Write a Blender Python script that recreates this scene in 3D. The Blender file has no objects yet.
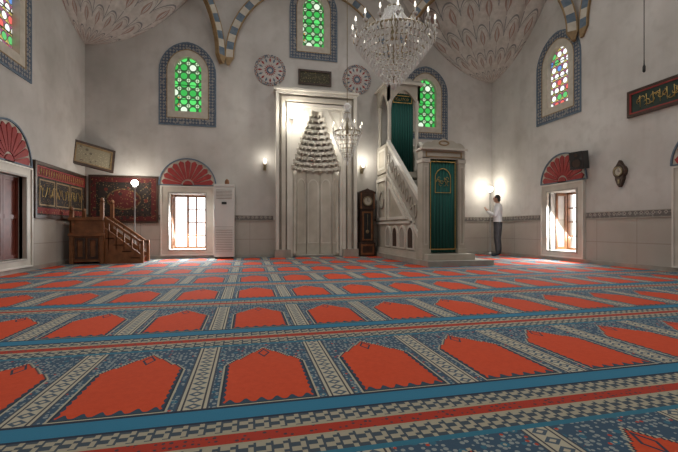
import bpy, bmesh, math, random
from math import sin, cos, pi, sqrt, radians
from mathutils import Vector, Matrix
random.seed(7)
scene = bpy.context.scene
try:
    scene.view_settings.view_transform = 'Standard'
except Exception:
    pass

# ------------------------------------------------------------------ room dimensions (metres)
XL, XR = -3.78, 7.15
YF, YB = -0.55, 10.4
XC, YC = (XL+XR)/2, (YF+YB)/2
T = 0.7
ZS = 5.15       # springing of squinches / arches
ZT = 7.75       # base of dome
LEG = 3.2

# ------------------------------------------------------------------ node helper
class NT:
    def __init__(s, name):
        s.mat = bpy.data.materials.new(name); s.mat.use_nodes = True
        s.nt = s.mat.node_tree; s.bsdf = s.nt.nodes['Principled BSDF']
    def n(s, t): return s.nt.nodes.new(t)
    def inp(s, sock, v):
        if isinstance(v, bpy.types.NodeSocket): s.nt.links.new(v, sock)
        elif isinstance(v, tuple) and len(v) == 3 and sock.type == 'RGBA': sock.default_value = (*v, 1)
        else: sock.default_value = v
    def m(s, op, a, b=None, c=None):
        x = s.n('ShaderNodeMath'); x.operation = op
        s.inp(x.inputs[0], a)
        if b is not None: s.inp(x.inputs[1], b)
        if c is not None: s.inp(x.inputs[2], c)
        return x.outputs[0]
    def mix(s, f, a, b):
        x = s.n('ShaderNodeMix'); x.data_type = 'RGBA'
        s.inp(x.inputs[0], f); s.inp(x.inputs[6], a); s.inp(x.inputs[7], b)
        return x.outputs[2]
    def xyz(s, kind='Object'):
        t = s.n('ShaderNodeTexCoord'); sp = s.n('ShaderNodeSeparateXYZ')
        s.nt.links.new(t.outputs[kind], sp.inputs[0])
        s.co = t.outputs[kind]
        return sp.outputs[0], sp.outputs[1], sp.outputs[2]
    def comb(s, x, y, z=0.0):
        c = s.n('ShaderNodeCombineXYZ'); s.inp(c.inputs[0], x); s.inp(c.inputs[1], y); s.inp(c.inputs[2], z)
        return c.outputs[0]
    def noise(s, scale, vec=None, detail=4):
        x = s.n('ShaderNodeTexNoise'); x.inputs['Scale'].default_value = scale; x.inputs['Detail'].default_value = detail
        if vec is None:
            t = s.n('ShaderNodeTexCoord'); vec = t.outputs['Object']
        s.nt.links.new(vec, x.inputs['Vector'])
        return x.outputs[0]
    def voro(s, scale, vec, rnd=1.0):
        x = s.n('ShaderNodeTexVoronoi'); x.inputs['Scale'].default_value = scale
        x.inputs['Randomness'].default_value = rnd
        s.nt.links.new(vec, x.inputs['Vector'])
        return x.outputs['Distance'], x.outputs['Color']
    def lt(s, a, b): return s.m('LESS_THAN', a, b)
    def gt(s, a, b): return s.m('GREATER_THAN', a, b)
    def mul(s, a, b): return s.m('MULTIPLY', a, b)
    def add(s, a, b): return s.m('ADD', a, b)
    def clamp(s, a): return s.m('MINIMUM', s.m('MAXIMUM', a, 0.0), 1.0)
    def col(s, c): s.inp(s.bsdf.inputs['Base Color'], c)
    def bump(s, h, strength=0.3, dist=0.01):
        b = s.n('ShaderNodeBump'); b.inputs['Strength'].default_value = strength; b.inputs['Distance'].default_value = dist
        s.nt.links.new(h, b.inputs['Height']); s.nt.links.new(b.outputs[0], s.bsdf.inputs['Normal'])
    def set(s, rough=0.7, metal=0.0, spec=None):
        s.bsdf.inputs['Roughness'].default_value = rough; s.bsdf.inputs['Metallic'].default_value = metal
        if spec is not None: s.bsdf.inputs['Specular IOR Level'].default_value = spec

def noisy(name, c1, c2, scale=6, rough=0.7, metal=0.0, bump=0.0):
    k = NT(name); f = k.clamp(k.m('MULTIPLY_ADD', k.noise(scale), 2.2, -0.6))
    k.col(k.mix(f, c1, c2)); k.set(rough, metal)
    if bump: k.bump(k.noise(scale*6), bump)
    return k.mat
def emit(name, c, st):
    k = NT(name); k.col(c); k.bsdf.inputs['Emission Color'].default_value = (*c, 1)
    k.bsdf.inputs['Emission Strength'].default_value = st
    return k.mat

# ------------------------------------------------------------------ materials
def mk_plaster():
    k = NT('plaster'); x, y, z = k.xyz()
    a = k.noise(0.55, k.co, 7); b = k.noise(4, k.co, 7)
    f = k.clamp(k.m('MULTIPLY_ADD', a, 3.0, -1.0))
    c = k.mix(f, (.43, .41, .38), (.64, .62, .59))
    g = k.clamp(k.m('MULTIPLY_ADD', b, 3.5, -1.7))
    c = k.mix(k.mul(g, .4), c, (.37, .345, .315))
    st = k.noise(1.0, k.comb(k.mul(k.add(x, y), 5.0), k.mul(z, .5)), 5)
    c = k.mix(k.mul(k.clamp(k.m('MULTIPLY_ADD', st, 3.0, -1.5)), .3), c, (.38, .35, .31))
    low = k.lt(z, 1.0)
    c = k.mix(k.mul(low, .6), c, (.36, .32, .265))
    jo = k.m('MAXIMUM', k.lt(k.m('FRACT', k.mul(z, 2.1)), .03), k.lt(k.m('FRACT', k.mul(k.add(x, y), 1.15)), .015))
    c = k.mix(k.mul(k.mul(low, jo), .5), c, (.2, .17, .14))
    k.col(c); k.set(.9, 0, .25); k.bump(b, .2)
    return k.mat
M_plaster = mk_plaster()
M_marble = noisy('marble', (.44, .405, .34), (.58, .54, .47), 3, .45)
M_marble_g = noisy('grey_marble', (.27, .25, .215), (.40, .37, .32), 4, .5)
M_marble_w = noisy('white_marble', (.56, .53, .47), (.70, .67, .60), 3, .4)
M_mar_minbar = noisy('aged_marble', (.34, .31, .25), (.47, .43, .36), 3, .45)
M_dome = noisy('dome_paint', (.5, .48, .44), (.6, .58, .54), 1.5, .85)
M_wood = noisy('brown_wood', (.12, .045, .015), (.25, .10, .035), 9, .45)
M_dwood = noisy('dark_wood', (.025, .012, .008), (.065, .03, .016), 9, .4)
M_redwood = noisy('red_shutter_wood', (.10, .018, .01), (.17, .035, .02), 9, .5)
M_red = noisy('painted_red', (.22, .018, .018), (.34, .04, .035), 8, .7)
M_cream = noisy('painted_cream', (.44, .40, .33), (.56, .52, .44), 8, .7)
M_bluep = noisy('painted_blue', (.07, .11, .16), (.15, .20, .25), 9, .7)
M_ochre = noisy('painted_ochre', (.20, .13, .06), (.32, .22, .11), 9, .7)
M_black = noisy('black_plastic', (.008, .008, .008), (.02, .02, .02), 9, .4)
M_whitep = noisy('white_plastic', (.60, .60, .57), (.68, .68, .64), 3, .4)
M_gold = noisy('gold_leaf', (.42, .28, .08), (.6, .42, .15), 20, .35, .6)
M_brass = noisy('brass', (.22, .18, .11), (.34, .28, .18), 20, .35, .7)
M_bulb = emit('lit_bulb', (1, .93, .8), 2.0)
M_spot = emit('floodlight_face', (1, .95, .85), 12)
M_globe = emit('lamp_globe', (1, .93, .82), 22)
M_candle = noisy('candle_tube', (.65, .64, .6), (.75, .74, .7), 9, .4)
M_shirt = noisy('shirt_cotton', (.56, .56, .57), (.68, .68, .69), 9, .8)
M_trous = noisy('trouser_cloth', (.03, .03, .034), (.06, .06, .065), 12, .8)
M_skin = noisy('skin', (.40, .22, .15), (.47, .27, .19), 12, .55)
M_lip = noisy('lips', (.28, .10, .08), (.34, .13, .10), 12, .5)
M_hair = noisy('hair', (.012, .01, .009), (.03, .025, .02), 40, .6)
M_sock = noisy('dark_sock', (.02, .02, .022), (.04, .04, .045), 12, .9)
M_floor = noisy('floor_stone', (.3, .27, .22), (.4, .36, .3), 3, .6)
M_metal = noisy('steel', (.3, .3, .3), (.45, .45, .45), 10, .3, .8)

def mk_crystal():
    k = NT('crystal'); k.col((.88, .87, .84)); k.set(.10)
    k.bsdf.inputs['Transmission Weight'].default_value = .25
    k.bsdf.inputs['IOR'].default_value = 1.5
    return k.mat
M_crystal = mk_crystal()

def mk_curtain():
    k = NT('green_velvet'); x, y, z = k.xyz()
    f = k.m('MULTIPLY_ADD', k.m('SINE', k.mul(x, 95.0)), .3, .5)
    k.col(k.mix(f, (.003, .045, .036), (.008, .12, .095))); k.set(.8)
    return k.mat
M_green = mk_curtain()

def mk_band(name, dark, light, sc, accent=(.26, .08, .06)):
    k = NT(name); x, y, z = k.xyz()
    h = k.add(x, y)
    a = k.m('ABSOLUTE', k.m('SUBTRACT', k.m('FRACT', k.mul(h, sc)), .5))
    b = k.m('ABSOLUTE', k.m('SUBTRACT', k.m('FRACT', k.mul(z, sc)), .5))
    d = k.add(a, b)
    c = k.mix(k.lt(d, .36), dark, light)
    c = k.mix(k.lt(d, .16), c, accent)
    c = k.mix(k.mul(k.gt(k.noise(14, k.co), .58), .7), c, (.3, .29, .27))
    k.col(c); k.set(.85)
    return k.mat
M_band = mk_band('blue_ornament_border', (.075, .10, .14), (.33, .34, .33), 13.0, (.2, .12, .09))
M_trim = mk_band('dado_ornament', (.14, .13, .12), (.38, .35, .31), 9.0, (.12, .1, .09))

def mk_squinch():
    k = NT('painted_squinch')
    t = k.n('ShaderNodeUVMap'); sp = k.n('ShaderNodeSeparateXYZ'); k.nt.links.new(t.outputs[0], sp.inputs[0])
    u, v = sp.outputs[0], sp.outputs[1]
    row = k.m('FLOOR', k.mul(v, 5.0))
    uf = k.m('FRACT', k.add(k.mul(u, 7.0), k.mul(k.m('MODULO', row, 2.0), .5)))
    vf = k.m('FRACT', k.mul(v, 5.0))
    a = k.m('ABSOLUTE', k.m('SUBTRACT', uf, .5))
    arcz = k.add(vf, k.mul(k.mul(a, a), 1.8))
    arcs = k.lt(k.m('ABSOLUTE', k.m('SUBTRACT', arcz, .9)), .03)
    arcs2 = k.lt(k.m('ABSOLUTE', k.m('SUBTRACT', arcz, .80)), .012)
    vv = k.m('SUBTRACT', vf, .12)
    wid = k.mul(k.m('SINE', k.mul(k.clamp(k.mul(vv, 1.7)), pi)), .18)
    stem = k.mul(k.lt(a, .018), k.mul(k.gt(vf, .05), k.lt(vf, .72)))
    petal = k.mul(k.lt(a, wid), k.gt(a, k.mul(wid, .42)))
    n = k.noise(9)
    c = k.mix(k.clamp(k.m('MULTIPLY_ADD', n, 2.5, -.8)), (.46, .435, .40), (.60, .57, .53))
    c = k.mix(k.mul(petal, .75), c, (.27, .13, .10))
    c = k.mix(k.mul(k.m('MAXIMUM', stem, arcs2), .7), c, (.24, .20, .18))
    ribs = k.mul(k.gt(a, .475), k.gt(vf, .35))
    c = k.mix(k.m('MAXIMUM', ribs, arcs), c, (.22, .22, .225))
    k.col(c); k.set(.9)
    return k.mat
M_squinch = mk_squinch()

def mk_rosette():
    k = NT('painted_rosette'); x, y, z = k.xyz()
    d, c0 = k.voro(16, k.co, .6)
    c = k.mix(k.lt(d, .32), (.42, .40, .37), (.24, .08, .06))
    c = k.mix(k.gt(d, .5), c, (.12, .13, .16))
    k.col(c); k.set(.85)
    return k.mat
M_rosette = mk_rosette()

def mk_tapestry(name, c1, c2, c3, s1=9, s2=26):
    k = NT(name); x, y, z = k.xyz(); h = k.add(x, y); v = k.comb(h, z)
    d, cc = k.voro(s1, v, .7); d2, c2c = k.voro(s2, v, 1.0)
    c = k.mix(k.lt(d, .3), c1, c2)
    c = k.mix(k.lt(d2, .24), c, c3)
    k.col(c); k.set(.85)
    return k.mat
M_tap1 = mk_tapestry('tapestry_dark', (.014, .010, .008), (.04, .016, .010), (.20, .11, .04))
M_tap2 = mk_tapestry('tapestry_red', (.08, .008, .008), (.03, .015, .012), (.22, .13, .05), 7, 20)
M_tap3 = mk_tapestry('tapestry_gold', (.12, .07, .025), (.05, .02, .01), (.3, .2, .08))
M_tap4 = mk_tapestry('tapestry_medallion', (.02, .014, .012), (.12, .02, .012), (.2, .14, .06), 6, 18)
M_tap5 = mk_tapestry('tapestry_crimson', (.16, .015, .012), (.06, .012, .01), (.3, .16, .06), 8, 22)

def mk_glass(name, kind, h0, z0, cell):
    k = NT(name); x, y, z = k.xyz()
    h = k.mul(k.m('SUBTRACT', k.add(x, y), h0), 1/cell); zz = k.mul(k.m('SUBTRACT', z, z0), 1/cell)
    row = k.m('FLOOR', zz)
    hs = k.add(h, k.mul(k.m('MODULO', row, 2.0), .5)) if kind == 'multi' else k.add(h, .5)
    fh = k.m('SUBTRACT', k.m('FRACT', k.add(hs, 100.0)), .5); fz = k.m('SUBTRACT', k.m('FRACT', zz), .5)
    r = k.m('SQRT', k.add(k.mul(fh, fh), k.mul(fz, fz)))
    ci = k.m('FLOOR', k.add(hs, 100.0))
    w = k.n('ShaderNodeTexWhiteNoise'); w.noise_dimensions = '2D'
    k.nt.links.new(k.comb(ci, row), w.inputs['Vector'])
    rv = w.outputs['Value']
    if kind == 'green':
        cin = k.mix(k.gt(rv, .52), (.03, .48, .07), (.10, .80, .16))
        cin = k.mix(k.gt(rv, .86), cin, (.85, 1.0, .8))
        corner = k.gt(k.add(k.m('ABSOLUTE', fh), k.m('ABSOLUTE', fz)), .74)
        cout = k.mix(corner, (.05, .22, .05), (.75, .95, .65))
        cout = k.mix(k.mul(corner, k.lt(rv, .2)), cout, (.9, .35, .05))
    else:
        cin = k.mix(k.gt(rv, .5), (1, 1, 1), (.9, .97, .95))
        cin = k.mix(k.gt(rv, .66), cin, (.10, .50, .14))
        cin = k.mix(k.gt(rv, .82), cin, (.75, .12, .1))
        cin = k.mix(k.gt(rv, .92), cin, (.1, .25, .6))
        cout = k.mix(k.gt(fz, 0.0), (.55, .45, .12), (.35, .08, .2))
    c = k.mix(k.lt(r, .40), cout, cin)
    lead = k.m('MAXIMUM', k.lt(k.m('ABSOLUTE', k.m('SUBTRACT', r, .41)), .045),
               k.gt(k.m('MAXIMUM', k.m('ABSOLUTE', fh), k.m('ABSOLUTE', fz)), .47))
    c = k.mix(lead, c, (.015, .03, .015))
    k.inp(k.bsdf.inputs['Emission Color'], c); k.col((.05, .05, .05))
    k.bsdf.inputs['Emission Strength'].default_value = 1.0 if kind == 'green' else 1.25  # daylight behind the panes is put in as emission
    return k.mat

def mk_carpet():
    k = NT('prayer_rug_weave'); x, y, z = k.xyz()
    u = k.mul(k.m('SUBTRACT', k.m('FRACT', k.add(k.mul(k.m('SUBTRACT', x, .09), 1/.63), 20.5)), .5), .63)
    v = k.mul(k.m('FRACT', k.add(k.mul(k.m('SUBTRACT', y, 1.57), 1/1.3), 10)), 1.3)
    au = k.m('ABSOLUTE', u)
    vq = k.mul(k.m('FLOOR', k.mul(v, 1/.016)), .016)
    q = k.clamp(k.mul(k.m('SUBTRACT', vq, .62), 1/.30))
    tap = k.mul(k.m('POWER', k.m('SUBTRACT', 1.0, q), .9), .195)
    tap = k.m('SUBTRACT', tap, k.mul(k.gt(vq, .70), .018))
    tap = k.m('SUBTRACT', tap, k.mul(k.gt(vq, .80), .012))
    low = k.lt(v, .62)
    w = k.add(k.mul(low, .2), k.mul(k.m('SUBTRACT', 1.0, low), tap))
    vec = k.comb(x, y)
    d, _ = k.voro(42, vec, .5)
    d2, _ = k.voro(13, vec, .3)
    d3, _ = k.voro(24, vec, .8)
    field = k.mix(k.lt(d, .38), (.040, .080, .125), (.25, .28, .27))
    field = k.mix(k.lt(d3, .18), field, (.42, .055, .028))
    field = k.mix(k.lt(d2, .20), field, (.035, .13, .19))
    field = k.mix(k.lt(d2, .09), field, (.38, .35, .26))
    def box(wv, v0, v1):
        return k.mul(k.lt(au, wv), k.mul(k.gt(v, v0), k.lt(v, v1)))
    outl = box(k.add(w, .018), .118, .935)
    outl2 = box(k.add(w, .009), .126, .925)
    ins = box(w, .134, .915)
    c = k.mix(outl, field, (.38, .35, .26))
    c = k.mix(outl2, c, (.02, .03, .045))
    rn = k.m('MULTIPLY_ADD', k.noise(40, k.co, 2), .8, .1)
    red = k.mix(rn, (.44, .044, .014), (.62, .078, .024))
    c = k.mix(ins, c, red)
    sc = k.m('ABSOLUTE', k.m('SINE', k.mul(u, 47.0)))
    foot = k.mul(ins, k.lt(v, k.m('MULTIPLY_ADD', k.m('POWER', sc, 3.0), .035, .142)))
    c = k.mix(foot, c, (.03, .06, .09))
    side = k.mul(k.mul(ins, low), k.gt(k.add(au, k.mul(k.m('ABSOLUTE', k.m('SINE', k.mul(v, 60.0))), .010)), .196))
    c = k.mix(side, c, (.03, .05, .08))
    du = k.mul(au, 1.0); dv = k.m('ABSOLUTE', k.m('SUBTRACT', v, .80))
    mot = k.mul(ins, k.lt(k.m('ABSOLUTE', k.m('SUBTRACT', k.add(du, k.mul(dv, .45)), .03)), .006))
    c = k.mix(mot, c, (.04, .04, .06))
    st = k.gt(au, .250)
    au2 = k.m('SUBTRACT', .315, au)
    dm = k.add(k.mul(k.m('ABSOLUTE', k.m('SUBTRACT', k.m('FRACT', k.mul(y, 16.0)), .5)), 2.0), k.mul(au2, 26.0))
    strip = k.mix(k.lt(dm, .9), (.42, .385, .29), (.07, .10, .13))
    strip = k.mix(k.lt(dm, .4), strip, (.44, .39, .29))
    strip = k.mix(k.mul(k.gt(au2, .036), k.lt(au2, .044)), strip, (.05, .05, .06))
    strip = k.mix(k.gt(au2, .056), strip, (.05, .06, .08))
    c = k.mix(st, c, strip)
    kx = k.m('FRACT', k.mul(x, 17.0)); ky = k.m('FRACT', k.mul(v, 18.5))
    key = k.m('MAXIMUM', k.mul(k.gt(kx, .45), k.lt(ky, .5)), k.mul(k.lt(kx, .3), k.gt(ky, .3)))
    bord = k.mix(key, (.05, .07, .09), (.34, .31, .23))
    c = k.mix(k.gt(v, 1.0), c, bord)
    rs = k.mul(k.gt(v, 1.12), k.lt(v, 1.185))
    c = k.mix(rs, c, k.mix(k.lt(d, .30), (.36, .035, .018), (.07, .04, .05)))
    c = k.mix(k.mul(k.gt(v, .975), k.lt(v, 1.005)), c, (.03, .15, .22))
    c = k.mix(k.mul(k.gt(v, 1.185), k.lt(v, 1.20)), c, (.34, .30, .21))
    c = k.mix(k.mul(k.gt(v, 1.108), k.lt(v, 1.12)), c, (.34, .30, .21))
    c = k.mix(k.lt(v, .10), c, (.028, .165, .27))
    c = k.mix(k.mul(k.lt(v, .118), k.gt(v, .10)), c, (.02, .03, .05))
    c = k.mix(k.gt(v, 1.285), c, (.02, .03, .05))
    c = k.mix(k.mul(k.noise(1.3, k.co, 5), .15), c, (.11, .10, .095))
    k.col(c); k.set(.95, 0, .12); k.bump(k.noise(260, k.co, 2), .4, .004)
    return k.mat
M_carpet = mk_carpet()

# ------------------------------------------------------------------ mesh builder
class B:
    def __init__(s, name): s.name = name; s.v = []; s.f = []; s.mi = []; s.sm = []; s.mats = []
    def mid(s, mat):
        if mat not in s.mats: s.mats.append(mat)
        return s.mats.index(mat)
    def raw(s, vs, fs, mat, smooth=False):
        o = len(s.v); s.v += [tuple(p) for p in vs]; mi = s.mid(mat)
        for f in fs: s.f.append([i+o for i in f]); s.mi.append(mi); s.sm.append(smooth)
    def box(s, x0, x1, y0, y1, z0, z1, mat):
        vs = [(x, y, z) for x in (x0, x1) for y in (y0, y1) for z in (z0, z1)]
        s.raw(vs, [(0,1,3,2),(4,6,7,5),(0,4,5,1),(2,3,7,6),(0,2,6,4),(1,5,7,3)], mat)
    def pbox(s, P, a0, a1, b0, b1, c0, c1, mat):
        vs = [P(a, b, c) for a in (a0, a1) for b in (b0, b1) for c in (c0, c1)]
        s.raw(vs, [(0,1,3,2),(4,6,7,5),(0,4,5,1),(2,3,7,6),(0,2,6,4),(1,5,7,3)], mat)
    def prism(s, P, pts, c0, c1, mat, smooth=False):
        n = len(pts)
        vs = [P(a, b, c0) for a, b in pts]+[P(a, b, c1) for a, b in pts]
        fs = [list(range(n))[::-1], list(range(n, 2*n))]+[(i, (i+1) % n, n+(i+1) % n, n+i) for i in range(n)]
        s.raw(vs, fs, mat, smooth)
    def ring(s, P, out, inn, c0, c1, mat):
        n = len(out)
        vs = [P(a, b, c0) for a, b in out]+[P(a, b, c0) for a, b in inn]+[P(a, b, c1) for a, b in out]+[P(a, b, c1) for a, b in inn]
        fs = []
        for i in range(n):
            j = (i+1) % n
            fs += [(i, j, n+j, n+i), (2*n+i, 3*n+i, 3*n+j, 2*n+j), (i, 2*n+i, 2*n+j, j), (n+i, n+j, 3*n+j, 3*n+i)]
        s.raw(vs, fs, mat)
    def lathe(s, prof, c, mat, seg=20, smooth=True, P=None):
        vs = []; fs = []
        for r, z in prof:
            for i in range(seg):
                a = 2*pi*i/seg; vs.append((c[0]+r*cos(a), c[1]+r*sin(a), c[2]+z))
        m = len(prof)
        for k in range(m-1):
            for i in range(seg):
                j = (i+1) % seg
                fs.append((k*seg+i, k*seg+j, (k+1)*seg+j, (k+1)*seg+i))
        fs.append(list(range(seg))[::-1]); fs.append([(m-1)*seg+i for i in range(seg)])
        s.raw(vs, fs, mat, smooth)
    def tube(s, pts, r, mat, seg=8, smooth=True):
        pts = [Vector(p) for p in pts]; vs = []; fs = []
        rs = r if isinstance(r, (list, tuple)) else [r]*len(pts)
        for i, p in enumerate(pts):
            d = (pts[min(i+1, len(pts)-1)]-pts[max(i-1, 0)]).normalized()
            ref = Vector((0, 0, 1)) if abs(d.z) < .9 else Vector((1, 0, 0))
            a = d.cross(ref).normalized(); b = d.cross(a)
            for k in range(seg):
                t = 2*pi*k/seg; vs.append(p+a*rs[i]*cos(t)+b*rs[i]*sin(t))
        for i in range(len(pts)-1):
            for k in range(seg):
                l = (k+1) % seg
                fs.append((i*seg+k, i*seg+l, (i+1)*seg+l, (i+1)*seg+k))
        fs.append(list(range(seg))[::-1]); fs.append([(len(pts)-1)*seg+i for i in range(seg)])
        s.raw(vs, fs, mat, smooth)
    def sphere(s, c, r, mat, seg=16, rings=10):
        if not isinstance(r, (list, tuple)): r = (r, r, r)
        vs = [(c[0], c[1], c[2]-r[2])]; fs = []
        for i in range(1, rings):
            a = -pi/2+pi*i/rings
            for k in range(seg):
                t = 2*pi*k/seg
                vs.append((c[0]+r[0]*cos(a)*cos(t), c[1]+r[1]*cos(a)*sin(t), c[2]+r[2]*sin(a)))
        vs.append((c[0], c[1], c[2]+r[2]))
        for k in range(seg): fs.append((0, 1+(k+1) % seg, 1+k))
        for i in range(rings-2):
            for k in range(seg):
                l = (k+1) % seg
                fs.append((1+i*seg+k, 1+i*seg+l, 1+(i+1)*seg+l, 1+(i+1)*seg+k))
        o = 1+(rings-2)*seg
        for k in range(seg): fs.append((len(vs)-1, o+k, o+(k+1) % seg))
        s.raw(vs, fs, mat, True)
    def drop(s, c, w, h, mat):
        x, y, z = c
        vs = [(x, y, z+h*.35), (x+w, y, z), (x, y+w, z), (x-w, y, z), (x, y-w, z), (x, y, z-h*.65)]
        s.raw(vs, [(0,1,2),(0,2,3),(0,3,4),(0,4,1),(5,2,1),(5,3,2),(5,4,3),(5,1,4)], mat)
    def done(s, M=None, bevel=0.0):
        me = bpy.data.meshes.new(s.name); me.from_pydata(s.v, [], s.f)
        for m in s.mats: me.materials.append(m)
        for i, p in enumerate(me.polygons): p.material_index = s.mi[i]; p.use_smooth = s.sm[i]
        bm = bmesh.new(); bm.from_mesh(me); bmesh.ops.recalc_face_normals(bm, faces=bm.faces); bm.to_mesh(me); bm.free()
        ob = bpy.data.objects.new(s.name, me); scene.collection.objects.link(ob)
        if M is not None: ob.matrix_world = M
        if bevel:
            md = ob.modifiers.new('bevel', 'BEVEL'); md.width = bevel; md.segments = 2; md.limit_method = 'ANGLE'
        return ob

PBk = lambda a, b, c: (a, YB-c, b)
PRt = lambda a, b, c: (XR-c, a, b)
PLf = lambda a, b, c: (XL+c, a, b)
PFr = lambda a, b, c: (a, YF+c, b)

def arch(cx, z0, w, zt, n=18, k=1.12):
    ha = w/2*k; zs = zt-ha
    pts = [(cx-w/2, z0), (cx+w/2, z0)]
    for i in range(n+1):
        t = pi*i/n
        pts.append((cx+w/2*cos(t), zs+ha*(sin(t)*.93+.07*(1-abs(cos(t))))))
    return pts
def rect(a0, a1, b0, b1): return [(a0, b0), (a1, b0), (a1, b1), (a0, b1)]

# ------------------------------------------------------------------ walls with openings
GL = dict(w=.72, z0=3.66, z1=5.12)
GC = dict(w=.66, z0=5.63, z1=7.05)
walls = {
 'back':  (PBk, (XL-T, XR+T, YB, YB+T), [(-1.475, GL), (5.0, GL), (1.72, GC)], [-1.475, 5.0]),
 'right': (PRt, (XR, XR+T, YF, YB), [(7.84, GL), (2.05, GL), (YC, GC)], [7.68, 4.6, 2.0]),
 'left':  (PLf, (XL-T, XL, YF, YB), [(7.35, GL), (2.05, GL), (YC, GC)], [7.33, 4.6, 2.0]),
 'front': (PFr, (XL-T, XR+T, YF-T, YF), [(-1.475, GL), (5.0, GL), (1.72, GC)], []),
}
for nm, (P, (x0, x1, y0, y1), ups, lows) in walls.items():
    b = B('wall_'+nm); b.box(x0, x1, y0, y1, 0, ZT, M_plaster); ob = b.done()
    c = B('cut')
    for a, g in ups: c.prism(P, arch(a, g['z0'], g['w'], g['z1']), -T-.1, .1, M_plaster)
    for a in lows: c.prism(P, rect(a-.43, a+.43, .24, 1.64), -T-.1, .1, M_plaster)
    if nm == 'back': c.prism(P, arch(1.76, .02, 1.3, 3.95), -.45, .1, M_plaster)
    co = c.done()
    md = ob.modifiers.new('b', 'BOOLEAN'); md.operation = 'DIFFERENCE'; md.object = co; md.solver = 'EXACT'
    dg = bpy.context.evaluated_depsgraph_get(); dg.update()
    me = bpy.data.meshes.new_from_object(ob.evaluated_get(dg))
    ob.modifiers.clear(); ob.data = me
    bpy.data.objects.remove(co)

b = B('floor'); b.box(XL-T, XR+T, YF-T, YB+T, -.2, 0, M_floor); b.done()
b = B('prayer_carpet'); b.box(XL+.02, XR-.02, YF+.02, YB-.02, 0.0, .012, M_carpet); b.done()

n = 64; R = 5.42
vs = []; fs = []
for i in range(n):
    t = 2*pi*i/n; c_, s_ = cos(t), sin(t); q = max(abs(c_), abs(s_)); L = 6.3
    for z in (ZT, ZT+.15):
        vs.append((XC+R*c_, YC+R*s_, z)); vs.append((XC+L*c_/q, YC+L*s_/q, z))
for i in range(n):
    j = (i+1) % n; a = 4*i; e = 4*j
    fs += [(a, a+1, e+1, e), (a+2, e+2, e+3, a+3), (a, e, e+2, a+2), (a+1, a+3, e+3, e+1)]
b = B('ceiling'); b.raw(vs, fs, M_dome)
prof = [(R*cos(t*pi/2/16), R*.85*sin(t*pi/2/16)) for t in range(17)]
vs = []; fs = []
for rr, z in prof:
    for i in range(n): vs.append((XC+max(rr, .01)*cos(2*pi*i/n), YC+max(rr, .01)*sin(2*pi*i/n), ZT+.1+z))
for k_ in range(16):
    for i in range(n):
        j = (i+1) % n; fs.append((k_*n+i, k_*n+j, (k_+1)*n+j, (k_+1)*n+i))
b.raw(vs, fs, M_dome, True)
b.done()

def squinch(nm, cx, cy, sx, sy):
    me = bpy.data.meshes.new(nm); vs = []; fs = []; uvs = []
    NU, NV = 84, 30; H = ZT-ZS
    for j in range(NV+1):
        vv = j/NV; h = H*vv**1.6; s = min(LEG*(h/H)**.5, LEG)
        for i in range(NU+1):
            t = i/NU
            f = 1-.10*sin(pi*t)*(1-vv)+.06*abs(sin(7*pi*t))*sin(pi*vv)
            vs.append((cx+sx*s*(1-t)*f, cy+sy*s*t*f, ZS+h)); uvs.append((t, vv))
    for j in range(NV):
        for i in range(NU):
            a = j*(NU+1)+i; fs.append((a, a+1, a+NU+2, a+NU+1))
    me.from_pydata(vs, [], fs); me.materials.append(M_squinch)
    uv = me.uv_layers.new(name='UVMap')
    for l in me.loops: uv.data[l.index].uv = uvs[l.vertex_index]
    for p in me.polygons: p.use_smooth = True
    ob = bpy.data.objects.new(nm, me); scene.collection.objects.link(ob)
CORN = ((XL, YB, 1, -1), (XR, YB, -1, -1), (XL, YF, 1, 1), (XR, YF, -1, 1))
for c4 in CORN: squinch('squinch_vault', *c4)

def vous(P, a0, r, c0, c1, nm='blind_arch', nseg=34):
    b = B(nm)
    for i in range(nseg):
        t0, t1 = pi*i/nseg, pi*(i+1)/nseg
        for (ra, rb, mats) in ((r-.17, r, (M_bluep, M_cream)), (r, r+.03, (M_ochre, M_ochre)), (r-.20, r-.17, (M_ochre, M_ochre))):
            b.prism(P, [(a0+ra*cos(t0), ZS+ra*sin(t0)), (a0+rb*cos(t0), ZS+rb*sin(t0)), (a0+rb*cos(t1), ZS+rb*sin(t1)), (a0+ra*cos(t1), ZS+ra*sin(t1))], c0, c1, mats[i % 2])
    for sg in (-1, 1):
        b.prism(P, [(a0+sg*(r+.03), ZS), (a0+sg*(r-.20), ZS), (a0+sg*(r-.08), ZS-.2), (a0+sg*(r-.02), ZS-.2)], c0, c1, M_ochre)
    b.done()
vous(PBk, XC, 2.24, .001, .05); vous(PRt, YC, 2.24, .001, .05); vous(PLf, YC, 2.24, .001, .05); vous(PFr, XC, 2.24, .001, .05)
for cx, cy, sx, sy in CORN:
    mx, my = cx+sx*LEG/2, cy+sy*LEG/2
    dx, dy = sx/sqrt(2), -sy/sqrt(2); nx, ny = sx/sqrt(2), sy/sqrt(2)
    Pd = lambda a, b_, c, mx=mx, my=my, dx=dx, dy=dy, nx=nx, ny=ny: (mx+dx*a+nx*c, my+dy*a+ny*c, b_)
    vous(Pd, 0, 2.20, -.06, .06)

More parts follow.
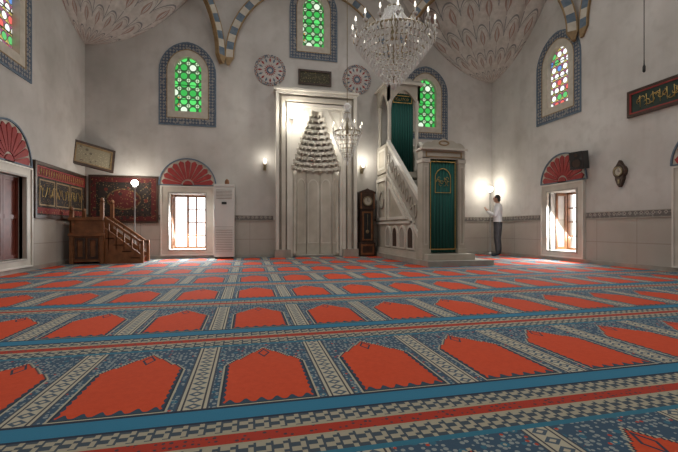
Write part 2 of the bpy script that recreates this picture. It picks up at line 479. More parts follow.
# ------------------------------------------------------------------ windows
wn = [0]
def upper_window(P, a, g, kind, hoff):
    wn[0] += 1
    b = B('window_%d' % wn[0])
    w, z0, z1 = g['w'], g['z0'], g['z1']
    mk = lambda e: arch(a, z0-e, w+2*e, z1+e)
    gm = mk_glass('stained_glass_%d' % wn[0], kind, hoff+a, z0, .215 if kind == 'green' else .17)
    b.ring(P, mk(0), mk(-.04), -.14, .012, M_cream)
    b.ring(P, mk(.12), mk(0), -.005, .012, M_cream)
    b.ring(P, mk(.14), mk(.12), -.005, .020, M_ochre)
    b.ring(P, mk(.29), mk(.14), -.005, .016, M_band)
    b.ring(P, mk(.32), mk(.29), -.005, .020, M_bluep)
    b.prism(P, mk(-.035), -.13, -.11, gm)
    for q in (.25, .5, .75):
        b.pbox(P, a-w/2+.04, a+w/2-.04, z0+(z1-z0)*q-.006, z0+(z1-z0)*q+.006, -.11, -.095, M_black)
    b.done()
def lower_window(P, a, shut, panes=False):
    wn[0] += 1
    b = B('window_%d' % wn[0])
    w = .43; z0, z1 = .24, 1.64
    b.ring(P, rect(a-w-.17, a+w+.17, z0-.12, z1+.15), rect(a-w, a+w, z0, z1), -.05, .05, M_marble)
    b.ring(P, rect(a-w-.20, a+w+.20, z0-.15, z1+.18), rect(a-w-.17, a+w+.17, z0-.12, z1+.15), -.01, .07, M_marble_w)
    b.ring(P, rect(a-w-.03, a+w+.03, z0-.03, z1+.03), rect(a-w-.001, a+w+.001, z0-.001, z1+.001), .04, .065, M_marble_g)
    zb = z1+.20; r = .62; N = 11
    b.prism(P, [(a+(r+.05)*cos(pi*i/32), zb+(r+.05)*sin(pi*i/32)) for i in range(33)], -.005, .012, M_cream)
    for i in range(N):
        t0, t1 = pi*(i+.10)/N, pi*(i+.90)/N; tm = (t0+t1)/2; r0 = .15
        b.prism(P, [(a+r0*cos(t0), zb+r0*sin(t0)+.01), (a+(r-.05)*cos(t0), zb+(r-.05)*sin(t0)+.01), (a+r*cos(tm), zb+r*sin(tm)+.01),
                    (a+(r-.05)*cos(t1), zb+(r-.05)*sin(t1)+.01), (a+r0*cos(t1), zb+r0*sin(t1)+.01)], .0, .03, M_red)
    b.prism(P, [(a+.12*cos(pi*i/16), zb+.12*sin(pi*i/16)) for i in range(17)], .0, .035, M_red)
    b.ring(P, [(a+(r+.065)*cos(pi*i/24), zb+(r+.065)*sin(pi*i/24)) for i in range(25)],
           [(a+(r+.035)*cos(pi*i/24), zb+(r+.035)*sin(pi*i/24)+(.02 if i in (0, 24) else 0)) for i in range(25)], -.005, .035, M_bluep)
    d = -T+.12
    b.ring(P, rect(a-w, a+w, z0, z1), rect(a-w+.05, a+w-.05, z0+.05, z1-.05), d, d+.07, M_wood)
    if shut:
        for s_ in (-1, 1):
            m0, m1 = sorted((a+s_*.005, a+s_*(w-.001)))
            b.ring(P, rect(m0, m1, z0+.01, z1-.01), rect(m0+.06, m1-.06, z0+.08, z1-.08), -.10, -.06, M_redwood)
            b.pbox(P, m0+.05, m1-.05, z0+.07, z1-.07, -.095, -.075, M_redwood)
            b.pbox(P, m0+.02, m1-.02, .92, .99, -.10, -.055, M_redwood)
    if panes:
        b.pbox(P, a-.10, a-.05, z0, z1, d, d+.06, M_wood)
        m0, m1 = a-.05, a+w-.05
        b.pbox(P, a+.12, a+.155, z0, z1, d+.005, d+.055, M_wood)
        for zz in (.58, .92, 1.26):
            b.pbox(P, m0, m1, zz-.014, zz+.014, d+.01, d+.05, M_wood)
        for s_ in (-1, 1):
            m0, m1 = sorted((a+s_*(w-.04), a+s_*(w-.008)))
            Pq = lambda aa, bb, cc, m0=m0, m1=m1: P(m0+(m1-m0)*cc, bb, aa)
            b.ring(Pq, rect(d+.09, d+.40, z0+.02, z1-.02), rect(d+.14, d+.35, z0+.08, z1-.08), 0, 1, M_wood)
    else:
        b.pbox(P, a-.02, a+.02, z0, z1, d, d+.06, M_wood)
    b.done()

for nm, (P, _, ups, lows) in walls.items():
    hoff = {'back': YB, 'front': YF, 'right': XR, 'left': XL}[nm]
    for a, g in ups:
        upper_window(P, a, g, 'multi' if nm in ('right', 'left') else 'green', hoff)
    for i, a in enumerate(lows):
        lower_window(P, a, shut=(nm != 'back' and i > 0) or (nm == 'left'), panes=(nm == 'back' or (nm == 'right' and i == 0)))

def segs(P, name, spans, z0=.98, z1=1.09):
    b = B(name)
    for a0, a1 in spans:
        b.pbox(P, a0, a1, z0, z1, .001, .012, M_trim)
        b.pbox(P, a0, a1, z0-.02, z0, .001, .018, M_marble_g)
        b.pbox(P, a0, a1, z1, z1+.015, .001, .018, M_marble_g)
    b.done()
segs(PBk, 'trim_1', [(XL, -2.12), (-.83, .64), (2.9, 4.36), (5.66, XR)])
segs(PRt, 'trim_2', [(YF, 1.35), (2.65, 3.95), (5.25, 7.03), (8.33, YB)])
segs(PLf, 'trim_3', [(YF, 1.35), (2.65, 3.95), (5.25, 6.68), (7.98, YB)])
segs(PFr, 'trim_4', [(XL, XR)])
for nm, P, a0, a1 in (('back_left', PBk, XL, .64), ('right', PRt, YF, YB), ('left', PLf, YF, YB)):
    b = B('baseboard_'+nm); b.pbox(P, a0, a1, 0, .09, -.005, .03, M_marble_g); b.done()
b = B('baseboard_back_right'); b.pbox(PBk, 2.9, XR, 0, .09, -.005, .03, M_marble_g); b.done()

# ------------------------------------------------------------------ mihrab
def mihrab():
    b = B('mihrab'); cx = 1.77
    for (wo, wi, zo, zi, c, m) in ((1.08, 1.00, 4.34, 4.26, .30, M_marble_w), (1.00, .93, 4.26, 4.19, .20, M_marble_g),
                                   (.93, .83, 4.19, 4.09, .27, M_marble), (.83, .79, 4.09, 4.05, .15, M_marble_g),
                                   (.79, .71, 4.05, 3.97, .22, M_marble_w)):
        for sg in (-1, 1):
            a0, a1 = sorted((cx+sg*wo, cx+sg*wi)); b.pbox(PBk, a0, a1, .02, zo, 0, c, m)
        b.pbox(PBk, cx-wi, cx+wi, zi, zo, 0, c, m)
    b.pbox(PBk, cx-1.13, cx+1.13, 4.34, 4.39, 0, .35, M_marble_w)
    for sg in (-1, 1):
        a0, a1 = sorted((cx+sg*1.11, cx+sg*.70)); b.pbox(PBk, a0, a1, .014, .22, 0, .34, M_marble_g)
    # tall pointed muqarnas hood filling the upper niche
    tiers = 11; zb, zt = 2.30, 3.88
    hws = []
    for i in range(tiers):
        f = i/tiers; z = zb+(zt-zb)*f; z2 = zb+(zt-zb)*(i+1)/tiers; dz = z2-z
        hw = .61*(1-f)**.62*(1-.22*f)+.02; hws.append(hw)
        for sg in (-1, 1):
            a0, a1 = sorted((cx+sg*hw, cx+sg*.71)); b.pbox(PBk, a0, a1, z, z2+.001, 0, .16, M_marble_w)
            # fluted edge colonnette that follows the stepped arch
            b.lathe([(.008, 0), (.028, .02), (.020, dz*.5), (.034, dz*.85), (.034, dz)], (cx+sg*(hw+.01), YB-.165, z), M_marble, 8)
        K = 16; cyb = YB-.13; dep = .50*(hw/.63)
        outer = [(cx+.64*cos(pi*q/K), cyb+.56*sin(pi*q/K)) for q in range(K+1)]
        # scalloped inner outline
        nc = max(3, int(9*(hw/.63)+1))
        inner = []
        for q in range(K+1):
            t = pi*q/K; s_ = 1-.10*abs(sin(nc*t/1.0))
            inner.append((cx+hw*cos(t)*s_, cyb+dep*sin(t)*s_))
        vs = [(x, y, z+dz*.45) for x, y in outer]+[(x, y, z+dz*.45) for x, y in inner]+[(x, y, z2+.002) for x, y in outer]+[(x, y, z2+.002) for x, y in inner]
        m = K+1; fs = []
        for q in range(K):
            fs += [(q, q+1, m+q+1, m+q), (2*m+q, 3*m+q, 3*m+q+1, 2*m+q+1), (m+q, m+q+1, 3*m+q+1, 3*m+q), (q, 2*m+q, 2*m+q+1, q+1)]
        fs += [(0, m, 3*m, 2*m), (K, 2*m+K, 3*m+K, m+K)]
        b.raw(vs, fs, M_marble_w)
        for q in range(1, nc):
            th = pi*q/nc; px = cx+hw*.97*cos(th); py = cyb+dep*.97*sin(th)
            rr = min(.05, hw*1.1/nc)
            b.lathe([(rr*.15, -dz*.5), (rr*.5, -dz*.25), (rr*.85, 0), (rr, dz*.2)], (px, py, z+dz*.42), M_marble_w if q % 2 else M_marble, 8, True)
    b.pbox(PBk, cx-.71, cx+.71, zt, 3.97, 0, .16, M_marble_w)
    for sg in (-1, 1):
        a0, a1 = sorted((cx+sg*.635, cx+sg*.71)); b.pbox(PBk, a0, a1, .02, zb, 0, .16, M_marble_w)
        b.lathe([(.06, 0), (.06, .12), (.04, .16), (.04, 1.95), (.045, 1.97), (.065, 2.15), (.065, 2.26)], (cx+sg*.585, YB-.09, .03), M_marble, 12)
        # engraved corner panels on the spandrels
        tri = [(cx+sg*.30, 3.91), (cx+sg*.66, 3.91), (cx+sg*.66, 3.25)]
        tri2 = [(cx+sg*.38, 3.88), (cx+sg*.63, 3.88), (cx+sg*.63, 3.42)]
        b.ring(PBk, tri, tri2, .15, .175, M_marble)
    nn = 5; pts = [(cx+.62*cos(pi*i/nn), YB-.06+.48*sin(pi*i/nn)) for i in range(nn+1)]
    for i in range(nn):
        (x0, y0), (x1, y1) = pts[i], pts[i+1]; ex = .02
        vs = [(x0, y0, .02), (x1, y1, .02), (x1, y1, 3.85), (x0, y0, 3.85), (x0, y0+ex, .02), (x1, y1+ex, .02), (x1, y1+ex, 3.85), (x0, y0+ex, 3.85)]
        b.raw(vs, [(0,1,2,3),(7,6,5,4),(0,4,5,1),(1,5,6,2),(2,6,7,3),(3,7,4,0)], M_marble)
        b.tube([(x0, y0-.01, .02), (x0, y0-.01, 2.3)], .010, M_marble_g, 6)
        # raised panel on each facet
        L = sqrt((x1-x0)**2+(y1-y0)**2); tx, ty = (x1-x0)/L, (y1-y0)/L
        nx_, ny_ = (ty, -tx) if (ty*(cx-x0)+(-tx)*(YB-.3-y0)) > 0 else (-ty, tx)
        Pf = lambda a, bb, c, x0=x0, y0=y0, tx=tx, ty=ty, nx_=nx_, ny_=ny_: (x0+tx*a+nx_*c, y0+ty*a+ny_*c, bb)
        b.ring(Pf, arch(L/2, .35, L-.08, 2.15, 12, 1.3), arch(L/2, .38, L-.13, 2.11, 12, 1.3), -.005, .012, M_marble_w)
    b.box(cx-.60, cx+.60, YB-.05, YB+.40, .02, .05, M_marble_g)
    for sg in (-1, 1):
        b.lathe([(.05, 0), (.06, .05), (.02, .12)], (cx+1.02*sg, YB-.18, 4.39), M_marble, 10)
    for (x, z) in ((cx-.66, 3.62), (cx+.66, 3.2)):
        b.box(x-.05, x+.05, YB-.36, YB-.27, z-.03, z+.05, M_black)
        b.box(x-.04, x+.04, YB-.30, YB-.268, z-.02, z+.04, M_spot)
        b.tube([(x, YB-.30, z), (x, YB-.20, z)], .012, M_black, 6)
    b.done()
mihrab()
b = B('inscription_plaque'); b.ring(PBk, rect(1.30, 2.20, 4.62, 5.02), rect(1.35, 2.15, 4.67, 4.97), .001, .05, M_dwood)
b.pbox(PBk, 1.34, 2.16, 4.66, 4.98, .001, .03, mk_tapestry('plaque_face', (.06, .055, .035), (.12, .10, .06), (.3, .25, .12))); b.done()
for (a, z) in ((.56, 4.92), (2.93, 4.88)):
    b = B('painted_roundel'); r = .41; N = 32
    circ = lambda rr: [(a+rr*cos(2*pi*i/N), z+rr*sin(2*pi*i/N)) for i in range(N)]
    b.prism(PBk, circ(r-.03), .001, .008, M_plaster)
    b.ring(PBk, circ(r), circ(r-.08), .001, .014, M_rosette)
    for q in range(16):
        t = 2*pi*q/16
        b.prism(PBk, [(a+.27*cos(t-.10), z+.27*sin(t-.10)), (a+.33*cos(t), z+.33*sin(t)), (a+.27*cos(t+.10), z+.27*sin(t+.10)), (a+.2*cos(t), z+.2*sin(t))], .001, .013, M_bluep if q % 2 else M_red)
        t += .2
        b.prism(PBk, [(a+.10*cos(t-.18), z+.10*sin(t-.18)), (a+.17*cos(t), z+.17*sin(t)), (a+.10*cos(t+.18), z+.10*sin(t+.18))], .001, .013, M_red)
    b.ring(PBk, circ(.09), circ(.05), .001, .016, M_bluep)
    b.done()

# ------------------------------------------------------------------ minbar
def minbar():
    b = B('minbar'); x0, x1 = 3.5, 4.4; yf, yk = 7.4, 9.5; YE = YB-.035
    MM = M_mar_minbar
    b.box(x0-.10, x1+.45, yf-.42, YE-.02, .014, .12, M_marble_g)
    b.box(x0-.02, x1+.12, yf-.26, yf+.3, .12, .24, MM)
    for sx in (x0, x1):
        s0, s1 = (sx, sx+.08) if sx == x0 else (sx-.08, sx)
        P = lambda a, bb, c, s0=s0, s1=s1: (s0 if c == 0 else s1, a, bb)
        b.prism(P, [(yf+.2, .12), (YE, .12), (YE, 2.2), (yk, 2.2), (yf+.2, .62)], 0, 1, MM)
        o = s0-.015 if sx == x0 else s1-.045
        P2 = lambda a, bb, c: (o+c, a, bb)
        P3 = P2
        def slope(y): return .62+(y-yf-.2)*(1.58/1.9)
        b.prism(P, [(yf+.2, slope(yf+.2)), (yk, 2.2), (yk, 2.98), (yf+.2, slope(yf+.2)+.78)], 0, 1, M_marble_g)
        b.prism(P2, [(yf+.2, slope(yf+.2)+.72), (yk, 2.92), (yk, 3.04), (yf+.2, slope(yf+.2)+.84)], -.02, .08, M_marble_w)
        b.prism(P2, [(yf+.2, slope(yf+.2)-.06), (yk, 2.14), (yk, 2.24), (yf+.2, slope(yf+.2)+.04)], -.02, .08, M_marble_w)
        for q in range(8):
            y = yf+.28+q*.235; zc = slope(y+.1)+.38
            hexa = [(y+.1+.09*cos(2*pi*i/8), zc+.17*sin(2*pi*i/8)) for i in range(8)]
            hexb = [(y+.1+.065*cos(2*pi*i/8), zc+.13*sin(2*pi*i/8)) for i in range(8)]
            b.ring(P3, hexa, hexb, -.010, .02, MM)
        b.pbox(P3, yf+.2, YE, .12, .26, -.03, .03, M_marble)
        for q in range(4):
            y = yf+.62+q*.47
            b.ring(P3, arch(y, .30, .38, .84), arch(y, .33, .30, .79), -.02, .02, M_marble_w)
            b.prism(P3, arch(y, .33, .30, .79), -.004, .016, M_dwood if q % 2 == 0 else M_marble_g)  # flat dark insets: shade of the arch recesses put into the colour
        b.pbox(P3, yf+.4, YE, .88, .93, -.02, .02, M_marble_w)
        b.ring(P3, [(8.2, .98), (9.42, .98), (9.42, 1.98)], [(8.42, 1.05), (9.35, 1.05), (9.35, 1.80)], -.02, .02, M_marble_w)
        b.ring(P3, rect(9.55, 10.32, .98, 2.1), rect(9.63, 10.24, 1.06, 2.02), -.02, .02, M_marble_w)
        hx = [(9.93+.2*cos(2*pi*i/6), 1.54+.26*sin(2*pi*i/6)) for i in range(6)]
        hy = [(9.93+.16*cos(2*pi*i/6), 1.54+.2*sin(2*pi*i/6)) for i in range(6)]
        b.ring(P3, hx, hy, -.015, .02, M_marble_g)
    for i in range(10):
        y = yf+.2+i*.19; b.box(x0+.08, x1-.08, y, y+.2 if i < 9 else yk, .12, .3+i*.19, M_marble_g)
    b.box(x0+.07, x1-.07, yk, YE, 2.1, 2.24, MM)
    P = lambda a, bb, c: (a, yf-c, bb)
    for s0, s1 in ((x0-.03, x0+.12), (x1-.12, x1+.03)):
        b.box(s0, s1, yf-.02, yf+.22, .12, 2.22, MM)
        b.box(s0-.02, s1+.02, yf-.05, yf+.24, .12, .34, MM)
        b.box(s0-.015, s1+.015, yf-.04, yf+.23, 2.12, 2.2, M_marble)
        b.ring(P, rect(s0+.03, s1-.03, .42, 2.05), rect(s0+.05, s1-.05, .45, 2.02), .02, .035, M_marble)
    b.box(x0-.03, x1+.03, yf-.02, yf+.22, 2.2, 2.38, MM)
    b.ring(P, rect(x0+.04, x1-.04, 2.23, 2.35), rect(x0+.07, x1-.07, 2.25, 2.33), .02, .03, M_ochre)
    b.box(x0-.07, x1+.07, yf-.08, yf+.28, 2.38, 2.42, M_marble)
    cr = [(x0-.03, 2.42), (x1+.03, 2.42), (x1+.03, 2.45)]
    cxm = (x0+x1)/2
    for i in range(31):
        t = i/30; a = x1+.03-(x1-x0+.06)*t; e = 1-abs(2*t-1)
        cr.append((a, 2.45+.15*e**.6+.03*abs(sin(t*pi*5))))
    cr.append((x0-.03, 2.45))
    b.prism(P, cr, -.1, .02, MM)
    b.ring(P, [(cxm+.12*cos(2*pi*i/12), 2.53+.055*sin(2*pi*i/12)) for i in range(12)], [(cxm+.09*cos(2*pi*i/12), 2.53+.035*sin(2*pi*i/12)) for i in range(12)], .01, .035, M_ochre)
    for (cx_, cy_) in ((x0+.07, yk+.07), (x1-.07, yk+.07), (x0+.07, YE-.08), (x1-.07, YE-.08)):
        b.lathe([(.07, 0), (.07, .1), (.05, .14), (.048, 1.6), (.05, 1.62), (.075, 1.8), (.075, 1.86)], (cx_, cy_, 2.24), M_marble, 10)
    for s0 in (x0, x1-.07):
        b.box(s0, s0+.07, yk+.1, YE, 2.24, 2.98, MM)
        Pq = lambda a, bb, c, s0=s0: (s0+c, a, bb)
        b.prism(Pq, [(yk, 4.06), (yk+.12, 4.06)]+[(yk+.12+.63*i/10, 4.06+.3*sin(pi*i/10)) for i in range(1, 10)]+[(YE-.1, 4.06), (YE, 4.06), (YE, 4.5), (yk, 4.5)], 0, .07, MM)
        b.ring(Pq, rect(yk+.16, YE-.12, 2.34, 2.88), rect(yk+.22, YE-.18, 2.40, 2.82), -.012, .082, M_marble_w)
    Pk = lambda a, bb, c: (a, yk+c, bb)
    b.prism(Pk, [(x0, 4.06), (x0+.12, 4.06)]+[(x0+.12+.66*i/10, 4.06+.3*sin(pi*i/10)) for i in range(1, 10)]+[(x1-.12, 4.06), (x1, 4.06), (x1, 4.5), (x0, 4.5)], 0, .07, MM)
    b.box(x0-.07, x1+.07, yk-.07, YE, 4.5, 4.56, M_marble)
    b.box(x0-.03, x1+.03, yk-.03, YE, 4.56, 4.62, M_marble_g)
    xm, ym = cxm, (yk+YE)/2
    b.lathe([(.40, 0), (.40, .10), (.28, .16), (.10, .75), (.03, 1.0)], (xm, ym, 4.62), M_marble_g, 8, False)
    b.sphere((xm, ym, 5.68), .05, M_gold, 10, 8)
    def curtain(xa, xb, y, z0, z1, amp=.02):
        n = 40; vs = []; fs = []
        for i in range(n+1):
            xx = xa+(xb-xa)*i/n; o = amp*sin(i*1.35)
            for z in (z0, z1):
                vs += [(xx, y+o, z), (xx, y+o+.012, z)]
        for i in range(n):
            a, c = 4*i, 4*i+4
            fs += [(a, c, c+2, a+2), (a+1, a+3, c+3, c+1), (a, a+1, c+1, c), (a+2, c+2, c+3, a+3)]
        fs += [(0, 2, 3, 1), (4*n, 4*n+1, 4*n+3, 4*n+2)]
        b.raw(vs, fs, M_green, True)
    curtain(x0+.11, x1-.11, yf+.05, .26, 2.2, .012)
    curtain(x0+.12, x1-.16, yk+.10, 2.26, 4.3)
    P = lambda a, bb, c: (a, yf+.03-c, bb)
    b.ring(P, rect(x0+.16, x1-.16, .32, 2.16), rect(x0+.175, x1-.175, .34, 2.14), 0, .010, M_gold)
    b.ring(P, arch(cxm, 1.50, .36, 2.02), arch(cxm, 1.515, .335, 2.0), 0, .010, M_gold)
    for q in range(9):
        t = q*.9
        pts = [(cxm-.12+.03*q+.035*cos(t+k*.7), yf+.014, 1.74+.05*sin(q*2.1)+.05*sin(t+k*.7)) for k in range(6)]
        b.tube(pts, .007, M_gold, 5)
    P = lambda a, bb, c: (a, yk+.07-c, bb)
    b.ring(P, rect(x0+.16, x1-.2, 4.04, 4.24), rect(x0+.18, x1-.22, 4.06, 4.22), 0, .012, M_gold)
    for q in range(8):
        pts = [(x0+.24+.05*q+.02*cos(q+k*.8), yk+.055, 4.14+.04*sin(q*1.3+k*.8)) for k in range(6)]
        b.tube(pts, .007, M_gold, 5)
    b.done()
minbar()

# ------------------------------------------------------------------ chandeliers
def crystal_chandelier(name, cx, cy, zb, R, Hh, arms, ztop, rings, dens):
    b = B(name); zr = zb+Hh*.56
    b.tube([(cx, cy, zb+.05), (cx, cy, ztop)], .008, M_brass, 6)
    b.lathe([(.02, 0), (.05, .03), (.03, .09), (.06, .14), (.025, .2), (.05, .3), (.02, .36)], (cx, cy, zr), M_brass, 12)
    b.lathe([(.01, 0), (.07, .02), (.03, .06), (.10, .12), (.04, .2)], (cx, cy, zb+Hh*.95), M_crystal, 12)
    def torus(r, z, t):
        n = 36; b.tube([(cx+r*cos(2*pi*i/n), cy+r*sin(2*pi*i/n), z) for i in range(n+1)], t, M_brass, 6)
    for k in range(rings):
        f = k/(rings-1); r = R*(.88*(1-f)**.85+.05); z = zr-f*(zr-zb-.06)
        torus(r, z, .005)
        n = max(8, int(dens*r/R))
        for i in range(n):
            a = 2*pi*(i+.5*(k % 2))/n
            b.drop((cx+r*cos(a), cy+r*sin(a), z-.02), R*.042, Hh*.09, M_crystal)
    zt = zb+Hh*.93; torus(R*.88, zr+.03, .012); torus(R*.20, zt, .01)
    for i in range(int(dens*.7)):
        a = 2*pi*i/int(dens*.7)
        for q in range(10):
            f = (q+.5)/10; r = R*(.20+.64*(1-f)**1.8); z = zr+.03+(zt-zr-.03)*f
            b.drop((cx+r*cos(a), cy+r*sin(a), z), R*.020, Hh*.052, M_crystal)
    for i in range(12):
        a = 2*pi*i/12; b.drop((cx+R*.22*cos(a), cy+R*.22*sin(a), zt-.03), R*.03, Hh*.1, M_crystal)
    b.sphere((cx, cy, zb+.02), R*.07, M_crystal, 10, 8)
    for i in range(arms):
        a = 2*pi*(i+.3)/arms; ca, sa = cos(a), sin(a)
        pts = [(cx+r*ca, cy+r*sa, z) for r, z in ((R*.82, zr), (R*.90, zr-Hh*.05), (R*.98, zr-Hh*.02), (R, zr+Hh*.06))]
        b.tube(pts, .008, M_brass, 6)
        p = (cx+R*ca, cy+R*sa, zr+Hh*.06)
        b.lathe([(.012, 0), (R*.06, .012), (R*.065, .02), (.01, .022)], p, M_crystal, 10)
        b.lathe([(.010, .02), (.010, .09), (.008, .092)], p, M_candle, 8)
        b.lathe([(.007, .092), (.014, .11), (.010, .135), (.002, .16)], p, M_bulb, 8)
        for q in range(3):
            a2 = a+(q-1)*.09
            b.drop((cx+R*cos(a2), cy+R*sin(a2), zr+Hh*.02), R*.02, Hh*.07, M_crystal)
    b.done()
zdome = ZT+4.6
crystal_chandelier('crystal_chandelier', 1.9, 4.93, 2.64, .55, 1.14, 16, zdome, 11, 60)
crystal_chandelier('small_crystal_chandelier', 2.04, 8.0, 2.12, .32, 1.15, 8, ZT+3.6, 8, 28)
b = B('hanging_microphone')
b.tube([(6.08, 4.9, 3.30), (6.08, 4.9, 10.2)], .006, M_black, 6)
b.lathe([(.01, 0), (.022, .02), (.022, .09), (.010, .12), (.008, .2)], (6.08, 4.9, 3.22), M_black, 10)
b.done()

# ------------------------------------------------------------------ left corner group
def preacher_pulpit():
    b = B('wooden_pulpit'); x0, x1, y0, y1 = -3.62, -2.98, 9.15, 9.85
    for x in (x0, x1-.07):
        for y in (y0, y1-.07):
            h = 1.32 if (x > x0) else 1.12
            b.box(x, x+.07, y, y+.07, .013, h, M_wood)
            b.lathe([(.03, 0), (.045, .03), (.035, .07), (.01, .10)], (x+.035, y+.035, h), M_wood, 10)
    b.box(x0+.03, x1-.03, y0+.02, y1-.02, .06, .62, M_wood)
    b.box(x0-.02, x1+.02, y0-.02, y1+.02, .60, .66, M_wood)
    for (a0, a1) in ((x0+.1, (x0+x1)/2-.02), ((x0+x1)/2+.02, x1-.1)):
        P = lambda a, bb, c: (a, y0+.02-c, bb)
        b.ring(P, rect(a0, a1, .12, .56), rect(a0+.05, a1-.05, .17, .51), 0, .025, M_dwood)
    b.box(x0, x1, y0+.01, y0+.04, .66, .95, M_wood); b.box(x0+.01, x0+.04, y0, y1, .66, .95, M_wood)
    b.box(x0, x1, y1-.04, y1-.01, .66, 1.02, M_wood)
    b.box(x0-.02, x1, y0-.01, y0+.06, .93, .99, M_wood); b.box(x0-.01, x0+.06, y0, y1, .93, .99, M_dwood)
    for i in range(4):
        b.box(x1+i*.17, x1+(i+1)*.17, y0+.1, y1-.1, .013, .55-i*.14, M_wood)
        b.box(x1+i*.17-.01, x1+(i+1)*.17+.015, y0+.08, y1-.08, .53-i*.14, .56-i*.14, M_dwood)
    for y in (y0+.08, y1-.12):
        P = lambda a, bb, c, y=y: (a, y+c, bb)
        b.prism(P, [(x1, .013), (x1+.74, .013), (x1+.74, .18), (x1, .78)], 0, .035, M_wood)
        b.prism(P, [(x1, .95), (x1, 1.02), (x1+.74, .46), (x1+.74, .40)], -.01, .045, M_wood)
        for q in range(5):
            xx = x1+.06+q*.15; b.box(xx, xx+.025, y, y+.03, .3, .97-q*.115-.06, M_wood)
        b.box(x1+.70, x1+.76, y-.01, y+.045, .013, .50, M_wood)
    b.box(x0+.1, x1-.1, y0+.1, y1-.1, .66, .74, M_tap2)
    b.done(bevel=.004)
preacher_pulpit()
def hanging_left():
    P = PLf; a0, a1, z0, z1 = 8.08, 10.34, .95, 2.0
    b = B('wall_tapestry')
    b.ring(P, rect(a0, a1, z0, z1), rect(a0+.06, a1-.06, z0+.06, z1-.06), .001, .05, M_dwood)
    b.pbox(P, a0+.05, a1-.05, z0+.05, z1-.05, .001, .03, M_tap1)
    b.pbox(P, a0+.08, a1-.08, z1-.27, z1-.09, .02, .036, M_tap5)
    b.pbox(P, a0+.08, a1-.08, z0+.09, z0+.2, .02, .036, M_tap5)
    b.ring(P, rect(a0+.08, a1-.08, z1-.28, z1-.08), rect(a0+.10, a1-.10, z1-.26, z1-.10), .02, .042, M_red)
    for i in range(20):
        aa = a0+.2+(a1-a0-.4)*i/19
        pts = [(XL+.042, aa+.045*cos(i*1.7+q*.6), z0+.50+.10*sin(i*2.3+q*.6)) for q in range(6)]
        b.tube(pts, .005, M_gold, 5)
        b.tube([(XL+.042, aa, z1-.24), (XL+.042, aa+.02, z1-.12)], .005, M_gold, 5)
    for i in range(3):
        c0 = a0+.16+(a1-a0-.32)*i/3; c1 = a0+.16+(a1-a0-.32)*(i+1)/3-.06
        b.ring(P, rect(c0, c1, z0+.24, z1-.32), rect(c0+.025, c1-.025, z0+.265, z1-.345), .02, .04, M_ochre)
    b.done()
def hanging_back():
    P = PBk; a0, a1, z0, z1 = -3.70, -2.16, .90, 2.04
    b = B('wall_tapestry')
    b.pbox(P, a0, a1, z0, z1, .001, .02, M_tap1)
    b.ring(P, rect(a0, a1, z0, z1), rect(a0+.05, a1-.05, z0+.05, z1-.05), .001, .03, M_dwood)
    b.ring(P, rect(a0+.05, a1-.05, z0+.05, z1-.05), rect(a0+.16, a1-.16, z0+.16, z1-.16), .01, .026, M_tap2)
    b.pbox(P, a0+.22, a1-.22, z0+.22, z1-.22, .01, .026, M_tap4)
    c = ((a0+a1)/2, (z0+z1)/2)
    el = lambda rx, rz: [(c[0]+rx*cos(2*pi*i/24), c[1]+rz*sin(2*pi*i/24)) for i in range(24)]
    b.prism(P, el(.36, .24), .02, .032, M_tap2); b.ring(P, el(.38, .26), el(.35, .23), .02, .036, M_tap3)
    for q in range(31):
        xx = a0+.02+q*(a1-a0-.04)/30; b.tube([(xx, YB-.012, z0), (xx, YB-.012, z0-.06)], .005, M_cream, 4)
    b.done()
hanging_left(); hanging_back()
b = B('framed_picture')
PP = lambda a, bb, c: (a, -c, bb)
b.ring(PP, rect(-.40, .40, -.24, .24), rect(-.36, .36, -.20, .20), 0, .05, M_ochre)
b.pbox(PP, -.37, .37, -.21, .21, 0, .025, mk_tapestry('aged_print', (.25, .22, .15), (.13, .11, .08), (.4, .36, .26)))
b.ring(PP, rect(-.44, .44, -.28, .28), rect(-.39, .39, -.23, .23), .0, .06, M_dwood)
b.done(Matrix.Translation((-3.50, 10.10, 2.42)) @ Matrix.Rotation(radians(38), 4, 'Z') @ Matrix.Rotation(radians(9), 4, 'Y') @ Matrix.Rotation(radians(-10), 4, 'X'))

def floor_lamp(x, y, z, dx, e):
    b = B('floor_lamp')
    b.lathe([(.14, 0), (.14, .02), (.05, .04), (.015, .07), (.013, z-.16), (.03, z-.14), (.05, z-.12), (.05, z-.10)], (x, y, .013), M_metal, 16)
    b.sphere((x, y, z), .075, M_globe, 16, 12)
    b.done()
    l = bpy.data.lights.new('floor_lamp_bulb', 'POINT'); l.energy = e; l.color = (1, .93, .80); l.shadow_soft_size = .09
    o = bpy.data.objects.new('floor_lamp_bulb', l); o.location = (x+dx, y-.14, z+.03); scene.collection.objects.link(o)
floor_lamp(-2.62, 10.1, 1.84, 0, 14)
floor_lamp(6.90, 10.12, 1.92, -.12, 18)

b = B('air_conditioner'); x0, x1 = -.82, -.34; y0, y1 = 10.02, 10.35
b.box(x0, x1, y0, y1, .06, 1.82, M_whitep); b.box(x0+.02, x1-.02, y0+.03, y1, .013, .07, M_black)
b.box(x0-.008, x1+.008, y0-.012, y1, 1.80, 1.86, M_whitep)
P = lambda a, bb, c: (a, y0-c, bb)
b.pbox(P, x0+.05, x1-.05, 1.50, 1.72, 0, .008, M_marble_g)
for i in range(6): b.pbox(P, x0+.05, x1-.05, 1.51+i*.035, 1.53+i*.035, .005, .02, M_whitep)
b.pbox(P, x0+.04, x1-.04, .2, .75, 0, .008, M_marble_g)
for i in range(13): b.pbox(P, x0+.04, x1-.04, .21+i*.042, .235+i*.042, .005, .016, M_whitep)
b.pbox(P, x0+.18, x1-.18, 1.36, 1.42, 0, .008, M_black)
b.pbox(P, x0+.02, x1-.02, .80, .81, 0, .004, M_marble_g)
